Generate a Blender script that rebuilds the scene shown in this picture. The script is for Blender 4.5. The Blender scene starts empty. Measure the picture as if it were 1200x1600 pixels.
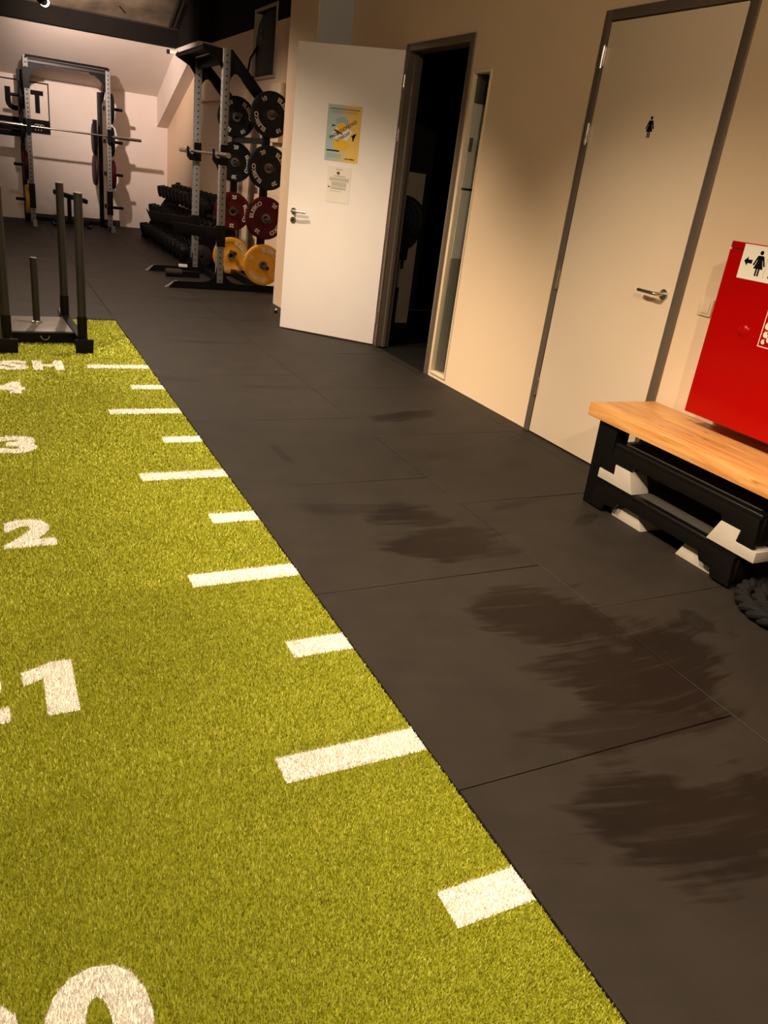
import bpy, bmesh, math, random
import numpy as np
from mathutils import Matrix, Vector
random.seed(7); rng = np.random.default_rng(7)
S = bpy.context.scene; COL = S.collection
pi = math.pi

# ------------------------------------------------------------------ camera
cam_d = bpy.data.cameras.new('camera'); cam = bpy.data.objects.new('camera', cam_d); COL.objects.link(cam); S.camera = cam
Rr = ((0.89423527, -0.43123415, 0.11991828), (-0.0740396, -0.40673768, -0.91053973), (0.44143111, 0.80535804, -0.39564758))
cam.matrix_world = Matrix(((Rr[0][0], -Rr[1][0], -Rr[2][0], -0.9778), (Rr[0][1], -Rr[1][1], -Rr[2][1], 0.0),
                           (Rr[0][2], -Rr[1][2], -Rr[2][2], 1.3955), (0, 0, 0, 1)))
cam_d.sensor_fit = 'HORIZONTAL'; cam_d.sensor_width = 36; cam_d.lens = 36 * 1205.27 / 1200; cam_d.clip_start = .05

# ------------------------------------------------------------------ world + exposure
w = bpy.data.worlds.new('world'); S.world = w; w.use_nodes = True
w.node_tree.nodes['Background'].inputs[0].default_value = (1.0, .78, .6, 1)
w.node_tree.nodes['Background'].inputs[1].default_value = .02
S.view_settings.view_transform = 'Standard'; S.view_settings.look = 'None'
S.view_settings.exposure = 0.0; S.view_settings.gamma = 1; S.view_settings.use_curve_mapping = False

# ceiling spots: x, y, z, aim (x,y,z), power, colour, cone degrees, blend
WARM = (1.0, .85, .63); SOFT = (1.0, .83, .68)
SPOTS = [(-.6, 1.2, 3.25, (-.6, 1.2, 0), 300, WARM, 112, 1.0),
         (-.6, 3.5, 3.25, (-.6, 3.5, 0), 360, WARM, 112, 1.0),
         (-.1, 6.1, 3.25, (0, 6.1, 0), 420, WARM, 118, 1.0),
         (-.1, 8.9, 3.25, (.2, 8.9, 0), 470, SOFT, 140, 1.0),
         (-1.2, .9, 3.25, (1.2, 1.0, 0), 590, WARM, 67, 1.0),
         (-1.2, 2.9, 3.25, (1.2, 3.0, 0), 590, WARM, 67, 1.0),
         (-1.2, 4.7, 3.25, (1.4, 5.6, 0), 640, WARM, 60, 1.0),
         (-1.1, -1.2, 3.25, (0, 1.5, 0), 300, WARM, 168, .4),  # added unseen fill lamp, lifts the upper wall and the store room
         (-2.6, 9.6, 3.25, (-1.8, 9.8, 0), 260, SOFT, 140, 1.0)]

# ------------------------------------------------------------------ materials
def rgb(r, g, b):
    f = lambda c: (c / 255 / 12.92) if c / 255 <= .04045 else ((c / 255 + .055) / 1.055) ** 2.4
    return (f(r), f(g), f(b), 1)
MATS = {}
def mat(name, col, rough=.5, metal=0.0, bump=0, bscale=60, var=0, vscale=8, coat=0, spec=.5):
    if name in MATS: return MATS[name]
    m = bpy.data.materials.new(name); m.use_nodes = True; nt = m.node_tree; b = nt.nodes['Principled BSDF']
    b.inputs['Base Color'].default_value = col; b.inputs['Roughness'].default_value = rough
    b.inputs['Metallic'].default_value = metal; b.inputs['Coat Weight'].default_value = coat
    b.inputs['Specular IOR Level'].default_value = spec
    tc = nt.nodes.new('ShaderNodeTexCoord')
    if var:
        n = nt.nodes.new('ShaderNodeTexNoise'); n.inputs['Scale'].default_value = vscale; n.inputs['Detail'].default_value = 6
        nt.links.new(tc.outputs['Object'], n.inputs['Vector'])
        r = nt.nodes.new('ShaderNodeMapRange'); r.inputs[1].default_value = .3; r.inputs[2].default_value = .7
        r.inputs[3].default_value = 1 - var; r.inputs[4].default_value = 1 + var
        nt.links.new(n.outputs[0], r.inputs[0])
        mx = nt.nodes.new('ShaderNodeVectorMath'); mx.operation = 'SCALE'; mx.inputs[0].default_value = col[:3]
        nt.links.new(r.outputs[0], mx.inputs['Scale']); nt.links.new(mx.outputs[0], b.inputs['Base Color'])
    if bump:
        n2 = nt.nodes.new('ShaderNodeTexNoise'); n2.inputs['Scale'].default_value = bscale; n2.inputs['Detail'].default_value = 5
        nt.links.new(tc.outputs['Object'], n2.inputs['Vector'])
        bp = nt.nodes.new('ShaderNodeBump'); bp.inputs['Strength'].default_value = bump; bp.inputs['Distance'].default_value = .004
        nt.links.new(n2.outputs[0], bp.inputs['Height']); nt.links.new(bp.outputs[0], b.inputs['Normal'])
    MATS[name] = m; return m
def emit(name, col, st):
    m = bpy.data.materials.new(name); m.use_nodes = True; b = m.node_tree.nodes['Principled BSDF']
    b.inputs['Emission Color'].default_value = col; b.inputs['Emission Strength'].default_value = st
    MATS[name] = m; return m
M_wall = mat('wall paint', rgb(232, 200, 166), .6, bump=.12, bscale=220, var=.02, vscale=2)
M_farwall = mat('far wall paint', rgb(228, 212, 200), .7, bump=.12, bscale=200, var=.03, vscale=2)
M_grey = mat('grey column face', rgb(170, 172, 172), .7, bump=.1, bscale=200, var=.02)
M_darkwall = mat('dark paint', rgb(22, 18, 15), .9, bump=.2, bscale=80, var=.1, vscale=3, spec=.1)
M_door = mat('door laminate', rgb(234, 207, 178), .38, var=.015, vscale=3)
M_leaf = mat('open door laminate', rgb(246, 230, 222), .4, var=.015, vscale=3)
M_frame = mat('frame steel paint', rgb(128, 112, 98), .28, metal=.45, var=.03, vscale=6)
M_trim = mat('window trim paint', rgb(226, 204, 172), .45, var=.03)
M_chrome = mat('brushed steel', rgb(200, 192, 182), .25, metal=1, bump=.02, bscale=300)
M_black = mat('black powder coat', rgb(11, 9, 8), .45, bump=.06, bscale=400, var=.08, spec=.15)
M_blackr = mat('black rubber', rgb(13, 12, 11), .55, bump=.1, bscale=300, var=.1, vscale=20, spec=.15)
M_upright = mat('grey metallic upright', rgb(132, 128, 124), .5, metal=.1, var=.05, vscale=14)
M_hole = mat('hole black', rgb(8, 8, 8), .8)
M_red = mat('red cabinet enamel', rgb(166, 0, 0), .28, bump=.05, bscale=14, var=.02, vscale=4, spec=.2)
M_redseam = mat('dark red seam', rgb(110, 0, 2), .5)
M_white = mat('white sticker', rgb(238, 226, 208), .5, var=.01)
M_ink = mat('black ink', rgb(9, 7, 7), .6, spec=.1)
M_grip = mat('sled steel', rgb(44, 39, 35), .42, metal=.3, var=.08, vscale=12)
M_step = mat('step plastic', rgb(12, 9, 7), .33, bump=.1, bscale=260, var=.08, vscale=10, spec=.25)
M_riser = mat('grey riser plastic', rgb(178, 164, 148), .5, bump=.04, bscale=200, var=.03, vscale=14)
M_rope = mat('rope fibre', rgb(13, 10, 8), .85, bump=.6, bscale=260, var=.4, vscale=60, spec=.3)
M_pred = mat('red bumper', rgb(66, 5, 7), .5, var=.05, spec=.15)
M_pyel = mat('yellow bumper', rgb(205, 140, 12), .5, var=.05)
M_pblu = mat('blue black bumper', rgb(9, 11, 13), .5, var=.05, spec=.2)
M_pgrn = mat('green black bumper', rgb(11, 12, 8), .5, var=.05, spec=.2)
M_letter = mat('grey lettering', rgb(196, 190, 182), .5)
M_letdark = mat('faded lettering', rgb(90, 86, 80), .5)
M_hub = mat('hub steel', rgb(112, 106, 100), .4, metal=.7)

def wood():
    m = bpy.data.materials.new('pine'); m.use_nodes = True; nt = m.node_tree; b = nt.nodes['Principled BSDF']
    tc = nt.nodes.new('ShaderNodeTexCoord'); mp = nt.nodes.new('ShaderNodeMapping'); mp.inputs['Scale'].default_value = (26, 1.4, 26)
    nt.links.new(tc.outputs['Object'], mp.inputs[0])
    n = nt.nodes.new('ShaderNodeTexNoise'); n.inputs['Scale'].default_value = 2.2; n.inputs['Detail'].default_value = 7; n.inputs['Distortion'].default_value = .7
    nt.links.new(mp.outputs[0], n.inputs[0])
    cr = nt.nodes.new('ShaderNodeValToRGB'); cr.color_ramp.elements[0].position = .32; cr.color_ramp.elements[1].position = .62
    cr.color_ramp.elements[0].color = rgb(192, 122, 60); cr.color_ramp.elements[1].color = rgb(222, 162, 96)
    nt.links.new(n.outputs[0], cr.inputs[0])
    mp2 = nt.nodes.new('ShaderNodeMapping'); mp2.inputs['Scale'].default_value = (16, 5, 16); nt.links.new(tc.outputs['Object'], mp2.inputs[0])
    v = nt.nodes.new('ShaderNodeTexVoronoi'); v.inputs['Scale'].default_value = 1.0; nt.links.new(mp2.outputs[0], v.inputs[0])
    kr = nt.nodes.new('ShaderNodeValToRGB'); kr.color_ramp.elements[0].position = .05; kr.color_ramp.elements[1].position = .16
    kr.color_ramp.elements[0].color = (.30, .16, .08, 1); kr.color_ramp.elements[1].color = (1, 1, 1, 1)
    nt.links.new(v.outputs['Distance'], kr.inputs[0])
    mx = nt.nodes.new('ShaderNodeMix'); mx.data_type = 'RGBA'; mx.blend_type = 'MULTIPLY'; mx.inputs[0].default_value = .8
    nt.links.new(cr.outputs[0], mx.inputs[6]); nt.links.new(kr.outputs[0], mx.inputs[7]); nt.links.new(mx.outputs[2], b.inputs['Base Color'])
    b.inputs['Roughness'].default_value = .42
    return m
M_wood = wood()

def rubber_floor():
    """black rubber with dusty film; wiped dark smears shaped as stretched, bent patches"""
    m = bpy.data.materials.new('rubber mat'); m.use_nodes = True; nt = m.node_tree; b = nt.nodes['Principled BSDF']; L = nt.links.new
    geo = nt.nodes.new('ShaderNodeNewGeometry')
    def node(t, **k):
        n = nt.nodes.new(t)
        for a, v in k.items(): setattr(n, a, v)
        return n
    def math_(op, a, b_=None, c=None, clamp=False):
        n = node('ShaderNodeMath', operation=op, use_clamp=clamp)
        for i, q in enumerate((a, b_, c)):
            if q is None: continue
            if isinstance(q, (int, float)): n.inputs[i].default_value = q
            else: L(q, n.inputs[i])
        return n.outputs[0]
    # bent streak noise
    sx = node('ShaderNodeSeparateXYZ'); L(geo.outputs['Position'], sx.inputs[0])
    X, Y = sx.outputs[0], sx.outputs[1]
    bend = math_('MULTIPLY', math_('MULTIPLY', math_('SUBTRACT', X, .85), math_('SUBTRACT', X, .85)), -.25)
    Yb = math_('ADD', Y, bend)
    cb = node('ShaderNodeCombineXYZ'); L(math_('MULTIPLY', X, 1.3), cb.inputs[0]); L(math_('MULTIPLY', Yb, 16), cb.inputs[1])
    st = node('ShaderNodeTexNoise'); st.inputs['Scale'].default_value = 1.0; st.inputs['Detail'].default_value = 6; st.inputs['Roughness'].default_value = .62; L(cb.outputs[0], st.inputs[0])
    streak = math_('SUBTRACT', st.outputs[0], .5)
    cb2 = node('ShaderNodeCombineXYZ'); L(X, cb2.inputs[0]); L(Yb, cb2.inputs[1])
    bg = node('ShaderNodeTexNoise'); bg.inputs['Scale'].default_value = 3.5; bg.inputs['Detail'].default_value = 3; L(cb2.outputs[0], bg.inputs[0])
    wob = math_('SUBTRACT', bg.outputs[0], .5)
    total = None
    for (cx, cy, rx, ry, s) in [(.78, 1.88, .34, .20, 1.0), (.92, 1.50, .40, .26, 1.0), (.62, 1.24, .30, .10, .75), (.62, .88, .44, .22, 1.0), (.95, .62, .34, .20, 1.0),
                                (.66, 2.76, .24, .13, 1.0), (.74, 2.47, .34, .17, 1.0), (.50, 2.85, .36, .08, .6), (1.50, 3.45, .34, .09, .7),
                                (1.45, 3.15, .34, .06, .4), (1.42, 4.15, .34, .08, .9), (1.28, 2.75, .22, .04, .6), (1.55, 2.45, .12, .05, .5), (1.35, 1.62, .05, .09, .7), (.36, 3.58, .05, .2, .6),
                                (.2, 4.98, .18, .09, .45), (.8, 4.9, .3, .07, .4), (1.3, 5.3, .3, .08, .35), (.6, 6.2, .35, .07, .35), (1.5, 7.2, .5, .12, .3), (.9, 8.2, .7, .12, .3),
                                (0, 9.3, .9, .14, .25), (.3, 11.2, .9, .2, .25)]:
        dx = math_('DIVIDE', math_('SUBTRACT', X, cx), rx); dy = math_('DIVIDE', math_('SUBTRACT', Yb, cy), ry)
        d = math_('SQRT', math_('ADD', math_('MULTIPLY', dx, dx), math_('MULTIPLY', dy, dy)))
        e = math_('SUBTRACT', 1.0, d)
        e = math_('ADD', e, math_('ADD', math_('MULTIPLY', streak, 2.1), math_('MULTIPLY', wob, 2.0)))
        e = math_('MULTIPLY', e, 3.0, clamp=True)
        e = math_('MULTIPLY', math_('MINIMUM', e, 1.0), s)
        total = e if total is None else math_('MAXIMUM', total, e)
    cut = math_('MULTIPLY', math_('SUBTRACT', streak, .06), 7.0, clamp=True)
    total = math_('MULTIPLY', total, math_('SUBTRACT', 1.0, math_('MULTIPLY', math_('MINIMUM', cut, 1.0), .75)))
    fine = node('ShaderNodeTexNoise'); fine.inputs['Scale'].default_value = 5; fine.inputs['Detail'].default_value = 9; L(geo.outputs['Position'], fine.inputs[0])
    lt = node('ShaderNodeMapRange'); lt.inputs[1].default_value = .3; lt.inputs[2].default_value = .7; lt.inputs[3].default_value = .86; lt.inputs[4].default_value = 1.14; L(fine.outputs[0], lt.inputs[0])
    faint = math_('ADD', lt.outputs[0], math_('MULTIPLY', streak, .35))
    mix = node('ShaderNodeMix', data_type='RGBA'); L(total, mix.inputs[0])
    mix.inputs[6].default_value = rgb(40, 33, 27); mix.inputs[7].default_value = rgb(23, 16, 11)
    sc = node('ShaderNodeVectorMath', operation='SCALE'); L(mix.outputs[2], sc.inputs[0]); L(faint, sc.inputs['Scale'])
    L(sc.outputs[0], b.inputs['Base Color'])
    rr = node('ShaderNodeMapRange'); rr.inputs[3].default_value = .62; rr.inputs[4].default_value = .48; L(total, rr.inputs[0]); L(rr.outputs[0], b.inputs['Roughness'])
    b.inputs['Specular IOR Level'].default_value = .2
    bn = node('ShaderNodeTexNoise'); bn.inputs['Scale'].default_value = 260; bn.inputs['Detail'].default_value = 3; L(geo.outputs['Position'], bn.inputs[0])
    bp = node('ShaderNodeBump'); bp.inputs['Strength'].default_value = .25; bp.inputs['Distance'].default_value = .002; L(bn.outputs[0], bp.inputs['Height']); L(bp.outputs[0], b.inputs['Normal'])
    return m
M_rubber = rubber_floor()

def turf_mat(name, c1, c2, c3):
    """c1..c3 picked per blade by the vertex attribute 'shade'"""
    m = bpy.data.materials.new(name); m.use_nodes = True; nt = m.node_tree; b = nt.nodes['Principled BSDF']; L = nt.links.new
    at = nt.nodes.new('ShaderNodeAttribute'); at.attribute_name = 'shade'
    cr = nt.nodes.new('ShaderNodeValToRGB'); cr.color_ramp.elements[0].color = c1; cr.color_ramp.elements[1].color = c3
    e = cr.color_ramp.elements.new(.55); e.color = c2
    L(at.outputs['Fac'], cr.inputs[0])
    geo = nt.nodes.new('ShaderNodeNewGeometry'); n = nt.nodes.new('ShaderNodeTexNoise'); n.inputs['Scale'].default_value = 1.6; n.inputs['Detail'].default_value = 4
    L(geo.outputs['Position'], n.inputs[0]); r = nt.nodes.new('ShaderNodeMapRange'); r.inputs[1].default_value = .3; r.inputs[2].default_value = .7; r.inputs[3].default_value = .88; r.inputs[4].default_value = 1.12
    L(n.outputs[0], r.inputs[0]); s = nt.nodes.new('ShaderNodeVectorMath'); s.operation = 'SCALE'; L(cr.outputs[0], s.inputs[0]); L(r.outputs[0], s.inputs['Scale'])
    L(s.outputs[0], b.inputs['Base Color']); b.inputs['Roughness'].default_value = .55; b.inputs['Specular IOR Level'].default_value = .3
    return m
M_turf = turf_mat('turf yarn', rgb(126, 126, 18), rgb(178, 176, 48), rgb(236, 230, 116))
M_turfw = turf_mat('white turf yarn', rgb(222, 212, 198), rgb(236, 227, 214), rgb(250, 244, 234))
M_turfbase = mat('turf backing', rgb(126, 126, 26), .9, var=.25, vscale=300, spec=.1)
M_turfwbase = mat('white turf backing', rgb(224, 212, 196), .9, var=.08, vscale=300, spec=.1)

# ------------------------------------------------------------------ builders
WM = {}
def root(name, label, cat, loc=(0, 0, 0), rz=0, group=None):
    o = bpy.data.objects.new(name, None); COL.objects.link(o); o.location = loc; o.rotation_euler = (0, 0, rz); o.empty_display_size = .1
    o['label'] = label; o['category'] = cat
    if group: o['group'] = group
    WM[o] = Matrix.Translation(loc) @ Matrix.Rotation(rz, 4, 'Z'); return o
def tag(o, label, cat, group=None):
    o['label'] = label; o['category'] = cat
    if group: o['group'] = group
    return o
class B:
    def __init__(s, M=None): s.v = []; s.f = []; s.M = M
    def add(s, vs, fs):
        n = len(s.v)
        for p in vs:
            p = Vector(p)
            s.v.append(s.M @ p if s.M else p)
        s.f += [[i + n for i in f] for f in fs]; return s
    def box(s, x0, x1, y0, y1, z0, z1):
        return s.add([(x0, y0, z0), (x1, y0, z0), (x1, y1, z0), (x0, y1, z0), (x0, y0, z1), (x1, y0, z1), (x1, y1, z1), (x0, y1, z1)],
                     [(0, 3, 2, 1), (4, 5, 6, 7), (0, 1, 5, 4), (1, 2, 6, 5), (2, 3, 7, 6), (3, 0, 4, 7)])
    def prism(s, poly, axis, a0, a1):
        """poly in the two remaining axes (x:yz, y:xz, z:xy)"""
        def P(p, a): return {'x': (a, p[0], p[1]), 'y': (p[0], a, p[1]), 'z': (p[0], p[1], a)}[axis]
        n = len(poly); vs = [P(p, a0) for p in poly] + [P(p, a1) for p in poly]
        return s.add(vs, [list(range(n))[::-1], [i + n for i in range(n)]] + [(i, (i + 1) % n, (i + 1) % n + n, i + n) for i in range(n)])
    def cyl(s, p0, p1, r0, r1=None, n=16, caps=True):
        r1 = r0 if r1 is None else r1; p0 = Vector(p0); p1 = Vector(p1); d = (p1 - p0).normalized()
        a = d.orthogonal().normalized(); b = d.cross(a); vs = []
        for p, r in ((p0, r0), (p1, r1)):
            for k in range(n):
                t = 2 * pi * k / n; vs.append(p + (a * math.cos(t) + b * math.sin(t)) * r)
        fs = [(i, (i + 1) % n, (i + 1) % n + n, i + n) for i in range(n)]
        if caps: fs += [list(range(n))[::-1], list(range(n, 2 * n))]
        return s.add(vs, fs)
    def lathe(s, prof, n=40, M=None):
        """prof: (r, a) pairs, turned about local Y axis at position a"""
        vs = []; fs = []; m = len(prof)
        for k in range(n):
            t = 2 * pi * k / n
            for r, a in prof:
                p = Vector((r * math.cos(t), a, r * math.sin(t))); vs.append(M @ p if M else p)
        for k in range(n):
            k2 = (k + 1) % n
            for j in range(m - 1): fs.append((k * m + j, k * m + j + 1, k2 * m + j + 1, k2 * m + j))
        return s.add(vs, fs)
    def tube(s, pts, r, n=10, closed=False):
        pts = [Vector(p) for p in pts]; m = len(pts); vs = []; fs = []; prev = None
        for i, p in enumerate(pts):
            d = ((pts[(i + 1) % m] if closed or i < m - 1 else p) - (pts[i - 1] if closed or i > 0 else p)).normalized()
            a = d.orthogonal().normalized() if prev is None else (prev - d * prev.dot(d)).normalized()
            prev = a; b = d.cross(a)
            for k in range(n):
                t = 2 * pi * k / n; vs.append(p + (a * math.cos(t) + b * math.sin(t)) * r)
        for i in range(m if closed else m - 1):
            j = (i + 1) % m
            for k in range(n): fs.append((i * n + k, i * n + (k + 1) % n, j * n + (k + 1) % n, j * n + k))
        if not closed: fs += [list(range(n))[::-1], [k + (m - 1) * n for k in range(n)]]
        return s.add(vs, fs)
    def build(s, name, m, parent=None, smooth=False, bevel=0, seg=2, kind=None, origin=True):
        if parent is not None: W = WM[parent].inverted()
        else:
            vs = np.array([tuple(p) for p in s.v]); lo, hi = vs.min(0), vs.max(0)
            loc = Vector(((lo[0] + hi[0]) / 2, (lo[1] + hi[1]) / 2, lo[2])) if origin else Vector((0, 0, 0)); W = Matrix.Translation(-loc)
        me = bpy.data.meshes.new(name); me.from_pydata([tuple(W @ Vector(p)) for p in s.v], [], s.f)
        bm = bmesh.new(); bm.from_mesh(me); bmesh.ops.recalc_face_normals(bm, faces=bm.faces)
        if bevel:
            es = [e for e in bm.edges if len(e.link_faces) == 2 and e.calc_face_angle(0) > .5]
            bmesh.ops.bevel(bm, geom=es, offset=bevel, segments=seg, affect='EDGES', profile=.6, clamp_overlap=True)
        bm.to_mesh(me); bm.free()
        if m: me.materials.append(m)
        if smooth or bevel:
            me.polygons.foreach_set('use_smooth', [True] * len(me.polygons))
            me.set_sharp_from_angle(angle=math.radians(40))
        o = bpy.data.objects.new(name, me); COL.objects.link(o)
        if parent is not None: o.parent = parent; WM[o] = WM[parent]
        else: o.location = loc; WM[o] = Matrix.Translation(loc)
        if kind: o['kind'] = kind
        return o
def struct(name, b, m, bevel=0): return b.build(name, m, None, bevel=bevel, kind='structure', origin=False)
_tc = {}
def text_geo(body, size=1.0, bold=0.0, sx=1.0, align='CENTER', space=1.0):
    c = bpy.data.curves.new('t', 'FONT'); c.body = body; c.size = size; c.offset = bold; c.align_x = align; c.align_y = 'CENTER'; c.space_character = space
    c.resolution_u = 4
    o = bpy.data.objects.new('t', c); COL.objects.link(o); bpy.context.view_layer.update()
    me = bpy.data.meshes.new_from_object(o.evaluated_get(bpy.context.evaluated_depsgraph_get()))
    v = [(p.co.x * sx, p.co.y) for p in me.vertices]; f = [list(p.vertices) for p in me.polygons]
    bpy.data.objects.remove(o); bpy.data.curves.remove(c); bpy.data.meshes.remove(me)
    return v, f
def fit(v, x0, x1, y0, y1):
    a = np.array(v); lo, hi = a.min(0), a.max(0)
    return [(x0 + (p[0] - lo[0]) / (hi[0] - lo[0]) * (x1 - x0), y0 + (p[1] - lo[1]) / (hi[1] - lo[1]) * (y1 - y0)) for p in v]

W = 2.133; YB = 15.45
# ================================================================== SETTING
# floor slab under everything, and separate 1 m rubber mats laid on it
floor = struct('floor', B().box(-5, W + .12, -2.5, YB + .1, -.05, -.012).box(W + .1, 4.4, 4.3, 8.2, -.05, -.003), M_darkwall)
g = .0018
def matpiece(x0, x1, y0, y1):
    return B().box(x0 + g, x1 - g, y0 + g, y1 - g, -.0119, random.uniform(-.0006, 0)).build('rubber_mat', M_rubber, floor, bevel=.0018, seg=1)
def colum(x0, x1, ys):
    for a, b_ in zip(ys[:-1], ys[1:]): matpiece(x0, x1, a, b_)
ysL = [-1.8, -.8, .2, 1.209, 2.22, 3.205, 4.208, 5.225, 6.24, 7.25, 8.25, 9.26, 10.26, 11.27, 12.27, 13.28, 14.28, YB]
ysR = [-2.1, -1.13, -.13, .87, 1.87, 2.87, 3.86, 4.885, 5.92, 6.92, 7.93, 8.93, 9.94, 10.94, 11.95, 12.95, 13.96, 14.96, YB]
colum(.004, 1.005, ysL); colum(1.005, 2.005, ysR); colum(2.005, W, [-2.1, -.13, 1.87, 3.86, 5.92, 7.93, 9.94, 11.95, 13.96, YB])
ysF = [7.215] + [7.215 + i for i in range(1, 9)]; ysF[-1] = YB
for i, x0 in enumerate((-5, -4, -3, -2, -1)):
    colum(x0, x0 + 1 if x0 < -1 else .004, ysF if i % 2 else [7.215, 7.72] + [7.72 + k for k in range(1, 8)] + [YB])
for x0 in (-5, -4, -3): colum(x0, x0 + 1 - (.004 if x0 == -3 else 0), [-1.8, -.8, .2, 1.2, 2.2, 3.2, 4.2, 5.2, 6.2, 7.215])
# rubber edge strip at the end of the turf
B().prism([(6.975, -.0119), (7.2, -.0119), (7.2, .004), (7.19, .008), (6.99, .008)], 'x', -2.0, .0).build('edge_strip', M_rubber, floor)

# right wall with its openings (faces -x at x=W)
T = .12; XO = W + T
segs = [(-2.5, 2.915, 0, 3.9), (2.915, 3.885, 2.325, 3.9), (3.885, 4.995, 0, 3.9), (4.995, 5.215, 2.125, 3.9), (4.995, 5.215, 0, .035), (5.215, 5.285, 0, 3.9),
        (5.285, 6.235, 2.335, 3.9), (6.235, 9.58, 0, 3.9), (9.58, 10.35, 0, 2.30), (9.58, 10.35, 2.97, 3.9), (10.35, YB + .1, 0, 3.9)]
wb = B()
for a, b_, z0, z1 in segs: wb.box(W, XO, a, b_, z0, z1)
struct('wall_right', wb, M_wall)
# column standing proud of the wall behind the open door
struct('trim_1', B().box(1.81, W - .001, 7.44, 8.195, 0, 3.9), M_wall)
struct('trim_2', B().box(1.815, W - .002, 7.432, 7.4399, 0, 3.9), M_grey)  # near face of the column, greyer than its sides
# dark painted upper wall beyond the column
struct('trim_3', B().box(W - .008, W - .0005, 8.2, 9.54, 2.82, 3.9).box(W - .008, W - .0005, 10.39, 12.45, 2.82, 3.9).box(W - .008, W - .0005, 9.54, 10.39, 3.01, 3.9), M_darkwall)
# window ledge and reveal lower down the far part of the wall
struct('trim_4', B().box(W - .05, W - .0005, 10.6, 13.0, 2.08, 2.11), M_wall, bevel=.004)
struct('trim_5', B().box(W - .07, W - .0005, 10.5, 11.15, 1.98, 2.25).box(W - .06, W - .0005, 9.15, 9.5, 1.6, 2.2), M_wall, bevel=.01)
# back knee wall, sloped roof, beam, girder
struct('wall_back', B().box(-5, W + .1, YB, YB + .12, 0, 2.19), M_farwall)
sl = (2.82 - 2.19) / (13.95 - YB)
def zs(y): return 2.19 + (y - YB) * sl
struct('ceiling', B().prism([(YB, 2.19), (13.95, 2.82), (13.95, 2.95), (YB, 2.32)], 'x', -5, W + .1), M_farwall)
def ceil_mat():
    m = mat('sooty ceiling board', rgb(92, 78, 62), .6, bump=.3, bscale=30, var=.65, vscale=2.4); return m
zs0 = zs
def zs(y): return zs0(y) + .165
struct('ceiling_upper', B().prism([(13.96, zs(13.96)), (12.0, zs(12.0)), (12.0, zs(12.0) + .1), (13.96, zs(13.96) + .1)], 'x', -5, W + .1)
       .box(-5, W + .1, -2.5, 12.05, zs(12.0), zs(12.0) + .1), ceil_mat())
struct('trim_6', B().box(-5, 1.95, 13.80, 13.97, 2.815, 3.06), M_darkwall, bevel=.006)
struct('trim_7', B().prism([(YB, 1.715), (12.9, 2.66), (12.47, 2.818), (13.96, 2.818), (YB, 2.195)], 'x', 1.95, W - .001), M_farwall)
struct('trim_8', B().prism([(12.45, 2.819), (13.98, 2.819), (13.7, 3.12), (12.45, 3.62)], 'x', 1.945, W - .001), M_darkwall)
struct('baseboard_back', B().box(-.25, 1.3, YB - .012, YB - .0005, 0, .10), mat('black skirting', rgb(26, 23, 21), .6, var=.1))
struct('wall_left', B().box(-5.12, -5, -2.5, YB + .1, 0, 3.9), M_farwall)
struct('wall_front', B().box(-5.1, W + .1, -2.62, -2.5, 0, 3.9), M_farwall)
# dark store room behind the doorway
M_store = mat('store room paint', rgb(170, 150, 126), .8, var=.05)
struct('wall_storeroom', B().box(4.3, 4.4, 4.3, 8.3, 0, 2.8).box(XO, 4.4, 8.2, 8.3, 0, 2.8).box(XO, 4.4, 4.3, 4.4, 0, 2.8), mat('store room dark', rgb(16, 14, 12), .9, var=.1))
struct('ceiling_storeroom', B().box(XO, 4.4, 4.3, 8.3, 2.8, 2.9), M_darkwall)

# ------------------------------------------------------------------ doors
def rot(ax, d): return Matrix.Rotation(math.radians(d), 4, ax)
def frame_mb(y0, y1, zt, wd=.052):
    """steel door frame around opening y0..y1 up to zt: flat casing on the wall plus jambs through it"""
    b = B()
    for a0, a1 in ((y0 - wd, y0), (y1, y1 + wd)): b.box(W - .016, W - .0005, a0, a1, 0, zt + wd)
    b.box(W - .016, W - .0005, y0, y1, zt, zt + wd)
    for a0, a1 in ((y0 - .018, y0), (y1, y1 + .018)): b.box(W - .0005, XO - .005, a0, a1, 0, zt + .0)
    b.box(W - .0005, XO - .005, y0 - .018, y1 + .018, zt, zt + .018)
    return b
struct('trim_9', frame_mb(5.305, 6.215, 2.31), M_frame, bevel=.006)
struct('trim_10', frame_mb(2.94, 3.86, 2.30), M_frame, bevel=.006)
struct('trim_11', B().box(W + .045, W + .07, 6.20, 6.2149, 0, 2.3).box(W + .045, W + .07, 5.3051, 5.32, 0, 2.3), M_frame)

def handle(par, M, rosette=True, length=.135):
    """lever: local +Y is out of the leaf, lever runs along local +X"""
    b = B(M); b.cyl((0, 0, 0), (0, .009, 0), .026, n=24)
    pts = [(0, .005, 0), (0, .045, 0), (.004, .055, 0), (.014, .060, 0), (.03, .061, 0), (length * .6, .058, 0), (length, .052, 0)]
    b.tube(pts, .0095, 12)
    return b.build('door_handle', M_chrome, par, smooth=True)
# closed toilet door
d2 = struct('door_2', B().box(W - .012, W + .03, 2.947, 3.853, .008, 2.293), M_door, bevel=.003)
handle(d2, Matrix.Translation((W - .012, 3.005, 1.02)) @ rot('Z', 90))
for z in (.30, .96, 1.75, 2.13):
    B().cyl((W - .024, 3.862, z - .055), (W - .024, 3.862, z + .055), .010, n=12).box(W - .02, W - .0125, 3.845, 3.875, z - .045, z + .045).build('hinge', M_chrome, d2, smooth=True)
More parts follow.
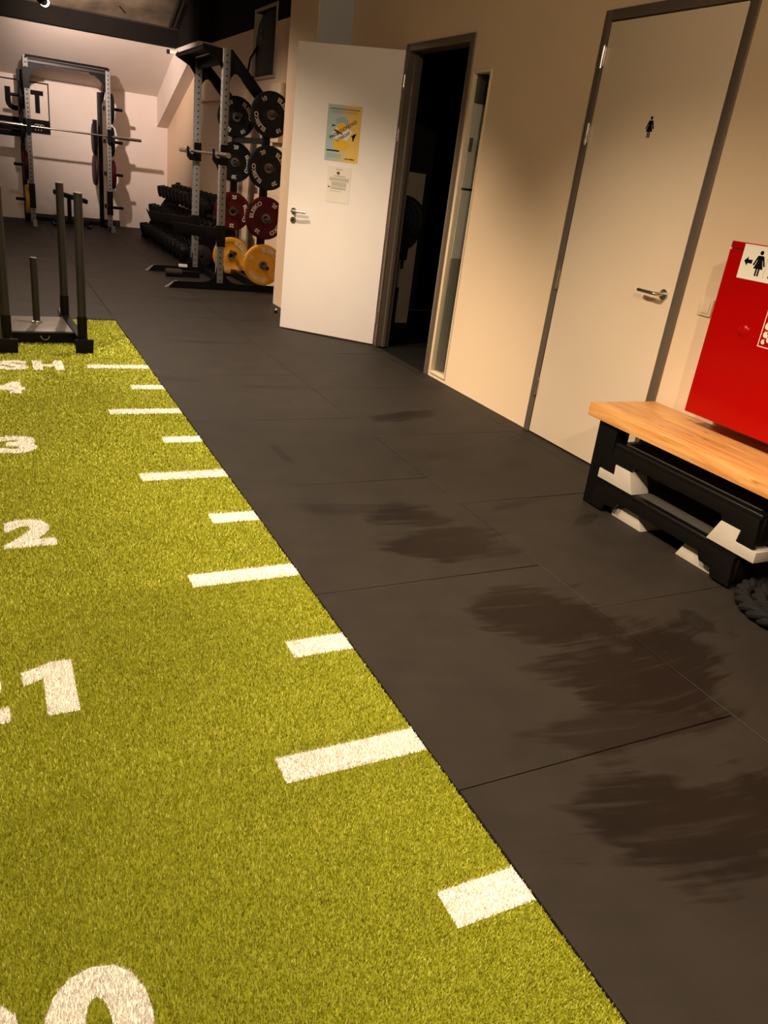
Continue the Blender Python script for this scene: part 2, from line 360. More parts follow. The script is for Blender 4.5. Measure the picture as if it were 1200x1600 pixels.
# woman pictogram (flat sticker) on the toilet door, facing -x, up = z, right = -y
def picto_woman(cx, cz, h):
    s = h / 1.0; P = []
    P.append(('poly', [(-.13, .80), (.13, .80), (.17, .74), (.30, .42), (.23, .39), (.12, .66), (.12, .60), (.23, .28), (.10, .28), (.10, 0), (.02, 0), (.02, .28), (-.02, .28), (-.02, 0), (-.10, 0), (-.10, .28), (-.23, .28), (-.12, .60), (-.12, .66), (-.23, .39), (-.30, .42), (-.17, .74)]))
    P.append(('disc', (0, .915, .085)))
    return P, s, cx, cz
def picto_man(cx, cz, h):
    P = [('poly', [(-.14, .80), (.14, .80), (.20, .75), (.20, .42), (.13, .42), (.13, .66), (.11, .66), (.11, 0), (.02, 0), (.02, .40), (-.02, .40), (-.02, 0), (-.11, 0), (-.11, .66), (-.13, .66), (-.13, .42), (-.20, .42), (-.20, .75)]), ('disc', (0, .915, .085))]
    return P, h, cx, cz
def flat_on_x(parts, x, t=.0006):
    """pictogram lying on a plane x (facing -x): local right -> -y, up -> +z"""
    b = B()
    for P, s, cy, cz in parts:
        for k, q in P:
            if k == 'disc': q = [(q[0] + q[2] * math.cos(a * pi / 10), q[1] + q[2] * math.sin(a * pi / 10)) for a in range(20)]
            b.prism([(cy - u * s, cz + v * s) for u, v in q], 'x', x - t, x)
    return b
wp = flat_on_x([picto_woman(3.386, 1.74, .10)], W - .0122).build('toilet_pictogram', M_ink, d2)
# open door leaf: local X = from hinge to free edge, +Y = face towards camera
A1 = 135.43; ML = Matrix.Translation((2.108, 6.25, 0)) @ rot('Z', A1)
d1 = struct('door_1', B(ML).box(.004, .925, -.04, 0, .012, 2.318), M_leaf, bevel=.002)
handle(d1, ML @ Matrix.Translation((.862, 0, 1.03)) @ rot('Y', 180) @ Matrix.Scale(1, 4))
B(ML).cyl((.862, 0, .955), (.862, .008, .955), .026, n=24).build('lock_rosette', M_chrome, d1, smooth=True)
B(ML).cyl((.862, .008, .955), (.862, .011, .955), .009, n=12).build('key_cylinder', M_hole, d1)
for z in (.25, .95, 1.72, 2.1):
    B(ML).cyl((-.012, .004, z - .05), (-.012, .004, z + .05), .009, n=10).build('hinge', M_chrome, d1, smooth=True)
# sidelight window
w1 = struct('window_1', B().box(W - .01, W + .05, 4.985, 4.999, .03, 2.135).box(W - .01, W + .05, 5.205, 5.22, .03, 2.135)
            .box(W - .01, W + .05, 4.999, 5.205, 2.115, 2.135).box(W - .01, W + .05, 4.999, 5.205, .03, .05), M_trim, bevel=.003)
gm = bpy.data.materials.new('clear glass'); gm.use_nodes = True; nt = gm.node_tree
nt.nodes.remove(nt.nodes['Principled BSDF']); _tr = nt.nodes.new('ShaderNodeBsdfTransparent'); _gl = nt.nodes.new('ShaderNodeBsdfGlossy'); _mx = nt.nodes.new('ShaderNodeMixShader')
_gl.inputs['Roughness'].default_value = .02; _tr.inputs[0].default_value = (.93, .94, .92, 1)
_mx.inputs[0].default_value = .05; nt.links.new(_tr.outputs[0], _mx.inputs[1]); nt.links.new(_gl.outputs[0], _mx.inputs[2]); nt.links.new(_mx.outputs[0], nt.nodes['Material Output'].inputs[0])
B().box(W + .02, W + .024, 4.999, 5.205, .05, 2.115).build('pane', gm, w1)

# panels lining the far reveal of the sidelight: dark top, pale middle with a dark joint, grey base
M_pale = mat('pale panel', rgb(232, 222, 214), .5, var=.02)
B().box(W + .026, XO - .002, 5.199, 5.2145, .036, .90).build('reveal_panel', mat('grey panel', rgb(150, 142, 130), .6, var=.05), w1)
B().box(W + .026, XO - .002, 5.199, 5.2145, .902, 1.375).build('reveal_panel', M_pale, w1)
B().box(W + .026, XO - .002, 5.205, 5.2145, 1.376, 1.391).build('panel_joint', M_black, w1)
B().box(W + .026, XO - .002, 5.199, 5.2145, 1.392, 1.675).build('reveal_panel', M_pale, w1)
B().box(W + .026, XO - .002, 5.197, 5.2145, 1.677, 1.935).build('reveal_panel', M_pale, w1)
B().box(W + .026, XO - .002, 5.199, 5.2145, 1.94, 2.124).build('reveal_panel', mat('dark panel', rgb(84, 76, 64), .6, var=.05), w1)
B().box(W + .028, W + .055, 5.190, 5.199, 1.63, 1.72).build('latch', M_frame, w1)
# ------------------------------------------------------------------ door stop
t = root('door_stop', 'small black and silver door stop on the rubber floor behind the open door', 'door stop', (1.657, 7.632, 0))
B().cyl((1.657, 7.632, 0), (1.657, 7.632, .03), .016, n=16).build('rubber_buffer', M_blackr, t, smooth=True)
B().cyl((1.657, 7.632, .03), (1.657, 7.632, .045), .014, .008, n=16).build('cap', M_chrome, t, smooth=True)

# ================================================================== TURF
turf = root('turf_track', 'olive green turf sled track with white distance marks beside black rubber mats', 'turf', (-1, 3, 0))
TX0, TY0, TY1 = -2.0, -1.6, 6.972
B().box(TX0, 0, TY0, TY1, -.0118, -.004).build('turf_backing', M_turfbase, turf)
marks = []   # (name, verts2d, tris/quads, label)
def quad(x0, x1, y0, y1): return [(x0, y0), (x1, y0), (x1, y1), (x0, y1)], [(0, 1, 2, 3)]
for k in range(-3, 10):
    y = .915 + .5 * k
    if k == 9: y += .012
    ln = .40 if k % 2 or k == 9 else .2
    hw = .046
    for xa, xb in ((-ln, 0), (TX0, TX0 + ln)): marks.append(('distance_line', *quad(xa, xb, y - hw, y + hw)))
def glyph(ch, x0, x1, y0, y1, name='numeral'):
    v, f = text_geo(ch, 1.0, .055)
    marks.append((name, fit(v, x0, x1, y0, y1), f))
for i, num in enumerate(('20', '21', '22', '23', '24')):
    yc = .920 + i; h = .122
    glyph(num[0], -1.185, -1.0, yc - h, yc + h)
    if num[1] == '1': # heavy flagged one
        x0, x1, y0, y1 = -.963, -.832, yc - h, yc + h
        marks.append(('numeral', [(-.912, y0), (-.832, y0), (-.832, y1), (-.885, y1), (-.968, y1 - .035), (-.963, y1 - .10), (-.912, y1 - .075)], [(0, 1, 2, 3, 6), (3, 4, 5, 6)]))
    else: glyph(num[1], -.985, -.805, yc - h, yc + h)
xs = [(-1.45, -1.32), (-1.30, -1.245), (-1.225, -1.045), (-1.02, -.965), (-.94, -.76), (-.735, -.548)]
for ch, (a, b_) in zip('FINISH', xs): glyph(ch, a, b_, 5.325, 5.565, 'letter')

def in_mark(px, py, v, f):
    v = np.array(v); res = np.zeros(len(px), bool)
    for t in f:
        for j in range(1, len(t) - 1):
            a, b_, c = v[t[0]], v[t[j]], v[t[j + 1]]
            d = (b_[1] - c[1]) * (a[0] - c[0]) + (c[0] - b_[0]) * (a[1] - c[1])
            if abs(d) < 1e-12: continue
            l1 = ((b_[1] - c[1]) * (px - c[0]) + (c[0] - b_[0]) * (py - c[1])) / d
            l2 = ((c[1] - a[1]) * (px - c[0]) + (a[0] - c[0]) * (py - c[1])) / d
            res |= (l1 >= 0) & (l2 >= 0) & (l1 + l2 <= 1)
    return res
# pile: short leaning blades, two triangles each, finer close to where the photo was taken
X_, Y_, S_ = [], [], []
for (x0, x1, y0, y1, dens, sz) in ((-1.3, 0, .55, 1.5, 130000, .8), (-1.3, 0, 1.5, 2.4, 85000, .95), (-1.3, 0, 2.4, 3.6, 42000, 1.25), (-1.3, 0, 3.6, 5, 22000, 1.7), (-1.3, 0, 5, TY1, 13000, 2.2),
                                   (-2, -1.3, .55, TY1, 3500, 3.2), (-2, 0, TY0, .55, 2500, 3.2)):
    n = int((x1 - x0) * (y1 - y0) * dens)
    X_.append(rng.uniform(x0, x1, n)); Y_.append(rng.uniform(y0, y1, n)); S_.append(np.full(n, sz))
X_, Y_, S_ = map(np.concatenate, (X_, Y_, S_)); X_ = np.minimum(X_, -.002 - rng.uniform(0, .004, len(X_)))
owner = np.full(len(X_), -1)
for i, (nm, v, f) in enumerate(marks):
    a = np.array(v); lo, hi = a.min(0) - .001, a.max(0) + .001
    m_ = np.where((X_ > lo[0]) & (X_ < hi[0]) & (Y_ > lo[1]) & (Y_ < hi[1]))[0]
    if len(m_): owner[m_[in_mark(X_[m_], Y_[m_], v, f)]] = i
def pile(name, idx, m, base=None):
    n = len(idx); x, y, s = X_[idx], Y_[idx], S_[idx]
    th = rng.uniform(0, 2 * pi, n); ln = rng.uniform(.35, 1.0, n) * .0045 * np.minimum(s, 2); h = rng.uniform(.006, .010, n); wd = rng.uniform(.0007, .0013, n) * s
    lx, ly = np.cos(th) * ln, np.sin(th) * ln; nx, ny = -np.sin(th) * wd, np.cos(th) * wd
    P = np.zeros((n, 4, 3)); P[:, 0] = np.stack([x - nx, y - ny, np.full(n, -.004)], 1); P[:, 1] = np.stack([x + nx, y + ny, np.full(n, -.004)], 1)
    P[:, 2] = np.stack([x + lx + nx * .8, y + ly + ny * .8, h - .004], 1); P[:, 3] = np.stack([x + lx - nx * .8, y + ly - ny * .8, h - .004], 1)
    o0 = WM[turf].translation; P = P.reshape(-1, 3) - np.array(o0)
    P[:, 0] = np.minimum(P[:, 0], 1.0 - .0002)
    nb = 0; bv = np.zeros((0, 3)); bf = []
    if base:
        bv = np.array([(a, b_, -.0025) for a, b_ in base[0]]) - np.array(o0); nb = len(bv); bf = base[1]
    allv = np.concatenate([bv, P]); F = (np.arange(n * 4) + nb)
    loops = np.concatenate([np.array([i for f in bf for i in f], int), F]); sizes = np.concatenate([np.array([len(f) for f in bf], int), np.full(n, 4)])
    me = bpy.data.meshes.new(name); me.vertices.add(len(allv)); me.vertices.foreach_set('co', allv.astype(np.float32).ravel())
    me.loops.add(len(loops)); me.loops.foreach_set('vertex_index', loops.astype(np.int32)); me.polygons.add(len(sizes))
    me.polygons.foreach_set('loop_start', (np.cumsum(sizes) - sizes).astype(np.int32)); me.polygons.foreach_set('loop_total', sizes.astype(np.int32))
    at = me.attributes.new('shade', 'FLOAT', 'POINT')
    sh = np.repeat(rng.beta(1.6, 1.9, n), 4); at.data.foreach_set('value', np.concatenate([np.full(nb, .5), sh]).astype(np.float32))
    me.materials.append(m); me.update(calc_edges=True); me.validate()
    o = bpy.data.objects.new(name, me); COL.objects.link(o); o.parent = turf; WM[o] = WM[turf]; return o
o = pile('turf_pile', np.where(owner == -1)[0], M_turf); o['kind'] = 'stuff'
for i, (nm, v, f) in enumerate(marks): pile(nm, np.where(owner == i)[0], M_turfw, (v, f))

# ================================================================== BENCH, STEPS, ROPE, CABINET
t = root('wooden_bench', 'light pine bench with black steel legs below the red cabinet', 'bench', (1.88, 1.85, 0))
B().box(1.667, 1.882, .78, 2.862, .438, .502).build('seat_plank', M_wood, t, bevel=.004)
B().box(1.8825, 2.095, .78, 2.862, .438, .502).build('seat_plank', M_wood, t, bevel=.004)
for y in (2.66, .9):
    B().prism([(1.70, 0), (1.78, 0), (1.775, .44), (1.69, .44)], 'y', y, y + .13).build('leg', M_black, t, bevel=.003)
    B().prism([(1.99, 0), (2.07, 0), (2.07, .44), (1.985, .44)], 'y', y, y + .13).build('leg', M_black, t, bevel=.003)
    B().box(1.775, 1.99, y + .03, y + .10, .395, .437).build('crossbar', M_black, t)
B().box(1.86, 1.91, 1.03, 2.66, .395, .437).build('underframe', M_black, t)

def step(z, y0, y1, label, zc, top_h=.16):
    """aerobic step: moulded body with skirt cut away between its end feet, textured top"""
    t = root('aerobic_step', label, 'step', (1.89, (y0 + y1) / 2, z)); zt = z + top_h
    b = B(); a0, a1 = y0, y1; m0, m1 = y0 + .13, y1 - .13
    out = [(a0, z + .012), (m0 - .03, z + .012), (m0 - .02, z + .045), (m0 + .045, z + .05), (m0 + .065, z + zc), (m1 - .065, z + zc), (m1 - .045, z + .05), (m1 + .02, z + .045), (m1 + .03, z + .012), (a1, z + .012), (a1 - .035, zt - .02), (a0 + .02, zt - .02)]
    # front and back skirts lean outward towards the floor
    for x0, x1, lean in ((1.700, 1.722, -.012), (2.078, 2.056, .012)):
        vs = []; n = len(out)
        for xx in (x0, x1):
            for (yy, zz) in out: vs.append((xx + lean * (zt - zz) / top_h, yy, zz))
        b.add(vs, [list(range(n))[::-1], [i + n for i in range(n)]] + [(i, (i + 1) % n, (i + 1) % n + n, i + n) for i in range(n)])
    for (ya, yb) in ((a0 + .001, a0 + .022), (a1 - .042, a1 - .02)):
        b.box(1.715, 2.065, ya, yb, z + .03, zt - .015)
    b.build('skirt', M_step, t, bevel=.004, seg=2)
    B().box(1.698, 2.08, a0 + .012, a1 - .03, zt - .034, zt).build('platform', M_step, t, bevel=.013, seg=4)
    B().box(1.735, 2.045, a0 + .05, a1 - .07, zt - .001, zt + .0008).build('grip_surface', M_grid, t)
    return t
def grid_mat():
    m = mat('ribbed grip rubber', rgb(92, 86, 78), .7); nt = m.node_tree; b = nt.nodes['Principled BSDF']
    geo = nt.nodes.new('ShaderNodeTexCoord'); mp = nt.nodes.new('ShaderNodeMapping'); mp.inputs['Rotation'].default_value = (0, 0, .785); mp.inputs['Scale'].default_value = (1, 1, 1)
    nt.links.new(geo.outputs['Object'], mp.inputs[0]); ch = nt.nodes.new('ShaderNodeTexChecker'); ch.inputs['Scale'].default_value = 160
    ch.inputs[1].default_value = rgb(84, 76, 66); ch.inputs[2].default_value = rgb(30, 26, 22); nt.links.new(mp.outputs[0], ch.inputs[0])
    nt.links.new(ch.outputs[0], b.inputs['Base Color']); bp = nt.nodes.new('ShaderNodeBump'); bp.inputs['Distance'].default_value = .002
    nt.links.new(ch.outputs[1], bp.inputs['Height']); nt.links.new(bp.outputs[0], b.inputs['Normal']); return m
M_grid = grid_mat()
step(.0, 1.84, 2.74, 'lower black aerobic step standing on the floor under the bench', .085)
u = step(.200, 1.785, 2.695, 'upper black aerobic step stacked on grey blocks under the bench', .085)
B().box(1.80, 1.90, 1.789, 1.7965, .29, .335).build('sticker', M_white, u)
B().box(1.745, 1.79, 1.789, 1.7965, .27, .30).build('sticker', M_white, u)
def riser(yo, s, z, label, lug=.10, xf=1.688):
    """grey block under one end of a step; s=+1 grows towards +y from its outer edge yo"""
    Y = lambda d: yo + s * d
    b = B(); poly = [(Y(0), z), (Y(.245), z), (Y(.20), z + lug), (Y(.10), z + lug), (Y(.105), z + .048), (Y(0), z + .048)]
    b.prism(poly, 'x', xf, xf + .11).prism(poly, 'x', 2.09 - .11, 2.09)
    b.prism([(Y(0), z), (Y(.03), z), (Y(.03), z + .048), (Y(0), z + .048)], 'x', xf + .11, 2.09 - .11)
    o = b.build('step_riser', M_riser, None, bevel=.003); tag(o, label, 'riser', 'grey step risers'); return o
riser(2.715, -1, .1625, 'grey riser block between the stacked steps, end by the bench leg')
riser(1.765, 1, .1625, 'grey riser block between the stacked steps, end by the black rope')
for yo, s, lb in ((2.60, -1, 'grey riser block on the floor under the lower step, end by the bench leg'), (1.965, 1, 'grey riser block on the floor under the lower step, end by the black rope')):
    Y = lambda d: yo + s * d
    poly = [(Y(0), .0), (Y(.205), .0), (Y(.17), .07), (Y(.08), .07), (Y(.0), .03)]
    o = B().prism(poly, 'x', 1.728, 2.05).build('step_riser', M_riser, None, bevel=.003); tag(o, lb, 'riser', 'grey step risers')

# battle rope: three twisted strands coiled
t = root('battle_rope', 'coiled thick black battle rope on the floor beside the steps', 'rope', (1.80, 1.50, 0))
cx, cy = 1.80, 1.575
cen = []; N = 620; turns = 2.4
for i in range(N):
    f = i / (N - 1); a = f * turns * 2 * pi + 1.2
    q = f * turns; R_ = .232 - .064 * q; z = .033 + (.012 if q > 1 else .012 * q) * (1 + math.sin(a * 2))
    cen.append(Vector((cx + R_ * math.cos(a), cy + R_ * math.sin(a) * 1.0, z)))
for k in range(3):
    pts = []; s_ = 0
    for i, c in enumerate(cen):
        d = (cen[min(i + 1, N - 1)] - cen[max(i - 1, 0)]).normalized(); up = Vector((0, 0, 1)); sd = d.cross(up).normalized(); up2 = sd.cross(d)
        if i: s_ += (c - cen[i - 1]).length
        ph = s_ / .17 * 2 * pi / 1.0 + k * 2 * pi / 3
        pts.append(c + (sd * math.cos(ph) + up2 * math.sin(ph)) * .015)
    B().tube(pts, .0165, 8).build('strand', M_rope, t, smooth=True)

# fire hose cabinet
t = root('hose_cabinet', 'glossy red fire hose cabinet mounted on the wall above the bench', 'cabinet', (2.03, 2.13, .562))
B().box(1.945, W - .001, 1.755, 2.512, .566, 1.322).build('body', M_red, t, bevel=.004)
B().box(1.930, 1.944, 1.752, 2.515, .562, 1.292).build('door_panel', M_red, t, bevel=.004)
B().box(1.931, 1.944, 1.752, 2.515, 1.298, 1.326).build('top_flange', M_red, t, bevel=.004)
def dome():
    b = B(); M = Matrix.Translation((1.9305, 2.325, .978)) @ rot('Z', -90)
    b.lathe([(.0001, -.010), (.008, -.0095), (.016, -.0078), (.023, -.0048), (.028, -.001), (.029, .0005)], 20, M)
    return b
B().box(1.936, 1.9445, 1.757, 2.5105, 1.289, 1.301).build('panel_gap', M_redseam, t)
b = dome(); b.build('highlight_dome', M_red, t, smooth=True)  # added raised dome, shaped to catch a blurred highlight
so = B().box(1.9285, 1.9298, 2.10, 2.440, 1.183, 1.322).build('toilet_sign', M_white, None, bevel=.0)
tag(so, 'white sign with arrow and toilet pictograms at the top of the red cabinet', 'sign')
arrow = ([('poly', [(0, .05), (.045, .095), (.045, .068), (.1, .068), (.1, .032), (.045, .032), (.045, .005)])], .42, 2.424, 1.234)
flat_on_x([arrow, picto_woman(2.345, 1.202, .102), picto_man(2.275, 1.202, .102)], 1.9284).build('pictogram', M_ink, so)
B().box(1.92845, 1.9285, 2.3095, 2.3105, 1.2, 1.305).build('divider', M_ink, so)
fo = B().box(1.9290, 1.9299, 2.085, 2.236, .932, 1.083).build('fire_hose_sign', M_white, None)
tag(fo, 'square red and white fire hose sign low on the red cabinet', 'sign')
B().box(1.9286, 1.9290, 2.089, 2.232, .936, 1.079).build('red_field', M_red, fo)
fb = B()
fl = lambda cy, cz, s: fb.prism([(cy - u * s, cz + v * s) for u, v in [(0, 0), (.35, .05), (.42, .35), (.2, .62), (.28, 1.0), (-.05, .72), (-.12, .95), (-.38, .5), (-.3, .12)]], 'x', 1.9282, 1.9286)
for cy_, cz_, s_ in ((2.215, .945, .022), (2.212, .972, .03), (2.213, 1.005, .034), (2.19, .955, .03)): fl(cy_, cz_, s_)
for r0, r1 in ((.045, .037), (.027, .02), (.01, .0)):
    n = 24
    for k in range(n):
        a, c = 2 * pi * k / n, 2 * pi * (k + 1) / n
        fb.prism([(2.14 + r0 * math.cos(a), 1.01 + r0 * math.sin(a)), (2.14 + r0 * math.cos(c), 1.01 + r0 * math.sin(c)), (2.14 + r1 * math.cos(c), 1.01 + r1 * math.sin(c)), (2.14 + r1 * math.cos(a), 1.01 + r1 * math.sin(a))], 'x', 1.9282, 1.9286)
fb.build('hose_pictogram', M_white, fo)
# light switch
t = root('light_switch', 'cream wall switch half hidden behind the red cabinet', 'switch', (W, 2.728, .97))
B().box(W - .010, W - .0005, 2.69, 2.768, .968, 1.048).build('cover_plate', M_trim, t, bevel=.003)
B().box(W - .014, W - .010, 2.703, 2.755, .981, 1.035).build('rocker', M_door, t, bevel=.002)

# ================================================================== POSTERS on the open door
def poster_mat():
    m = bpy.data.materials.new('poster print'); m.use_nodes = True; nt = m.node_tree; b = nt.nodes['Principled BSDF']; tc = nt.nodes.new('ShaderNodeTexCoord')
    sx = nt.nodes.new('ShaderNodeSeparateXYZ'); nt.links.new(tc.outputs['Generated'], sx.inputs[0])
    cr = nt.nodes.new('ShaderNodeValToRGB'); cr.color_ramp.elements[0].position = .25; cr.color_ramp.elements[1].position = .75
    cr.color_ramp.elements[0].color = rgb(238, 190, 92); cr.color_ramp.elements[1].color = rgb(176, 190, 186)
    nt.links.new(sx.outputs[0], cr.inputs[0]); nt.links.new(cr.outputs[0], b.inputs['Base Color']); b.inputs['Roughness'].default_value = .5
    return m
def at_leaf(bld): bld.M = ML; return bld
L0 = .0006
po = bpy.data.meshes.new('x')
pb = B().box(-.15, .15, 0, .001, -.212, .212)
def poster_root(name, label, u0, z0, b, m):
    """sheet stuck on the door leaf: local frame = leaf frame shifted"""
    Mx = ML @ Matrix.Translation((u0, L0, z0)); me_b = B(); me_b.v = [Vector(p) for p in b.v]; me_b.f = b.f
    WM['tmp'] = Matrix.Identity(4); o = me_b.build(name, m, 'tmp_parent') if False else None
    me = bpy.data.meshes.new(name); me.from_pydata([tuple(p) for p in b.v], [], b.f); me.materials.append(m)
    o = bpy.data.objects.new(name, me); COL.objects.link(o); o.matrix_world = Mx; WM[o] = Mx; tag(o, label, 'poster' if 'poster' in name else 'notice'); return o, Mx
P1, MP = poster_root('event_poster', 'blue and yellow A3 event poster taped on the open door', .466, 1.679, pb, poster_mat())
def pr(M, name, par, m, polys=(), texts=(), y0=.001, t=.0004):
    """print: polygons (x right, z up as read by viewer) or text on the sheet"""
    b = B(M)
    for q in polys: b.prism([(-x, z) for x, z in q], 'y', y0, y0 + t)
    for body, cx_, cz_, size, ang, bold in texts:
        v, f = text_geo(body, size, bold); ca, sa = math.cos(ang), math.sin(ang)
        b.add([(-(cx_ + x * ca - y * sa), y0 + t, cz_ + x * sa + y * ca) for x, y in v], f)
    return b.build(name, m, par, kind='stuff')
def rect(x0, x1, z0, z1): return [(x0, z0), (x1, z0), (x1, z1), (x0, z1)]
def blob(cx_, cz_, rx, rz, n=22, am=.08, k=5): return [(cx_ + rx * (1 + am * math.sin(k * a * 2 * pi / n)) * math.cos(a * 2 * pi / n), cz_ + rz * (1 + am * math.cos(k * a * 2 * pi / n)) * math.sin(a * 2 * pi / n)) for a in range(n)]
mb_ = mat('poster blue', rgb(150, 176, 190), .5); mo_ = mat('poster yellow', rgb(240, 184, 30), .5); mg_ = mat('poster grey', rgb(128, 132, 122), .5); mr_ = mat('poster brown', rgb(112, 44, 26), .5)
mw_ = mat('poster white', rgb(232, 226, 214), .5)
pr(MP, 'print', P1, mb_, [blob(-.015, .085, .055, .04)])
pr(MP, 'print', P1, mw_, [blob(-.01, .0, .085, .06, am=.14, k=4)], y0=.0012)
pr(MP, 'print', P1, mo_, [blob(-.015, .048, .045, .035), blob(-.01, -.085, .075, .042)], y0=.0014)
pr(MP, 'print', P1, mg_, [rect(-.13, .13, .176, .186)] + [rect(-.12, .11, z, z + .003) for z in (.152, .162)] + [rect(-.13, .0, z, z + .003) for z in (-.185, -.172, -.16)], [])
pr(MP, 'print', P1, M_ink, [rect(-.135, -.02, -.138, -.128), [(-.105, .045), (-.085, .055), (-.07, .05), (-.075, .06), (-.1, .062)], [(.07, -.01), (.115, .0), (.118, .012), (.09, .0), (.10, -.045), (.09, -.05), (.085, -.02)]],
   [('PADS', -.078, -.018, .036, .56, .0011), ('UTRECHT', .005, -.022, .030, .52, .0009), ('LATE WMAS', .075, -.187, .016, 0, .0006)], y0=.0017)
pr(MP, 'print', P1, mr_, [[(-.09, .02), (-.07, .03), (-.02, .008), (.0, .0), (-.01, -.008), (-.05, .004)]], [('(ROOF(', -.004, .028, .036, .56, .0011), ('OVO', .078, .078, .036, .56, .0011)], y0=.0017)
nb_ = B().box(-.107, .107, 0, .001, -.141, .141)
P2, MN = poster_root('paper_notice', 'white printed A4 notice taped below the event poster on the open door', .466, 1.285, nb_, mat('paper', rgb(236, 222, 206), .6, var=.02))
mt_ = mat('faint print', rgb(150, 138, 126), .6)
pr(MN, 'print', P2, mt_, [rect(-.035, .025, .118, .123), rect(-.05, .055, .066, .071)] + [rect(-.085, .09, z, z + .0035) for z in (.052, .045, .038, .031)] + [rect(-.065, .07, z, z + .0035) for z in (.018, .011, .004, -.003, -.010, -.022, -.029, -.036)] + [rect(-.08, .03, -.052, -.049)])
pr(MN, 'print', P2, mr_, [blob(-.01, .092, .014, .013, am=.2), blob(-.085, -.02, .012, .005)])
# ================================================================== WEIGHTS
def plate_proto(num, R_, th, m, lm, numeral, label):
    """bumper plate turned about local Y, printed side towards -Y; origin at centre of the front face"""
    t = root('bumper_plate', label, 'weight plate', (0, 0, 0))
    h = th
    B().lathe([(.026, .004), (.05, .003), (.062, .010), (R_ * .70, .010), (R_ * .76, .003), (R_ - .012, .0), (R_ - .003, .005), (R_, .013), (R_, h - .013), (R_ - .012, h), (.05, h), (.026, h - .004), (.026, .004)], 48).build('disc', m, t, smooth=True)
    B().lathe([(.0262, -.001), (.048, -.001), (.050, .002), (.050, .006), (.0262, .006), (.0262, -.001)], 28).build('hub', M_hub, t, smooth=True)
    v, f = text_geo('ELEIKO', .060, .0022, 1.08); v2, f2 = text_geo(num, .058, .0018, 1.0); b = B(); b2 = B(); r0 = R_ * .73 
    def put(bb, v_, f_, ang):
        vs = []
        for x, y in v_:
            a = ang + x / r0; r = r0 + y * .98; vs.append((r * math.sin(a), .0014, r * math.cos(a)))
        bb.add(vs, f_)
    for a in (0, pi): put(b, v, f, a)
    for a in (pi / 2, -pi / 2): put(b2, v2, f2, a)
    b.build('lettering', lm, t, kind='stuff'); b2.build('numeral', lm, t, kind='stuff')
    return t
def copy_tree(o, parent=None):
    c = o.copy(); COL.objects.link(c)
    if parent: c.parent = parent
    for ch in o.children: copy_tree(ch, c)
    return c
protos = {}
for num, th, m, lm in (('10', .045, M_pgrn, M_letter), ('20', .06, M_pblu, M_letter), ('25', .065, M_pred, M_letter), ('15', .055, M_pyel, M_letter)):
    protos[num] = [plate_proto(num, .225, th, m, lm, None, ''), 0]
def plate(num, loc, spin, label, group, face='-y'):
    p, used = protos[num]; o = p if not used else copy_tree(p); protos[num][1] = 1
    base = {'-y': Matrix.Identity(4), '-x': rot('Z', -90), '+x': rot('Z', 90)}[face]
    o.matrix_world = Matrix.Translation(loc) @ base @ rot('Y', spin)
    o['label'] = label; o['group'] = group; return o
G2 = 'bumper plates on the near rack'
xr = 1.875
for num, z, sp, nm, xo in (('10', 1.85, 58, 'black ten kilo bumper plate at the top of the near rack post beside the column', 0.0), ('20', 1.33, 64, 'blue-black twenty kilo bumper plate second from top on the near rack post', 0),
                       ('25', .815, -56, 'dark red twenty-five bumper plate third from top on the near rack post', 0), ('15', .315, 27, 'bright yellow fifteen bumper plate lowest on the near rack post', 0)):
    plate(num, (xr, 8.80, z), sp, nm, G2)
for num, z, sp, nm in (('10', 1.83, 60, 'black bumper plate topmost on the far post, behind the perforated upright'), ('20', 1.34, 92, 'blue-black bumper plate second from top on the far post, behind the upright'),
                       ('25', .78, 94, 'dark red bumper plate on the far post, half hidden by the near post'), ('15', .25, 50, 'yellow bumper plate lowest on the far post, half hidden by the near post')):
    plate(num, (xr - .03, 10.02, z), sp, nm, G2)

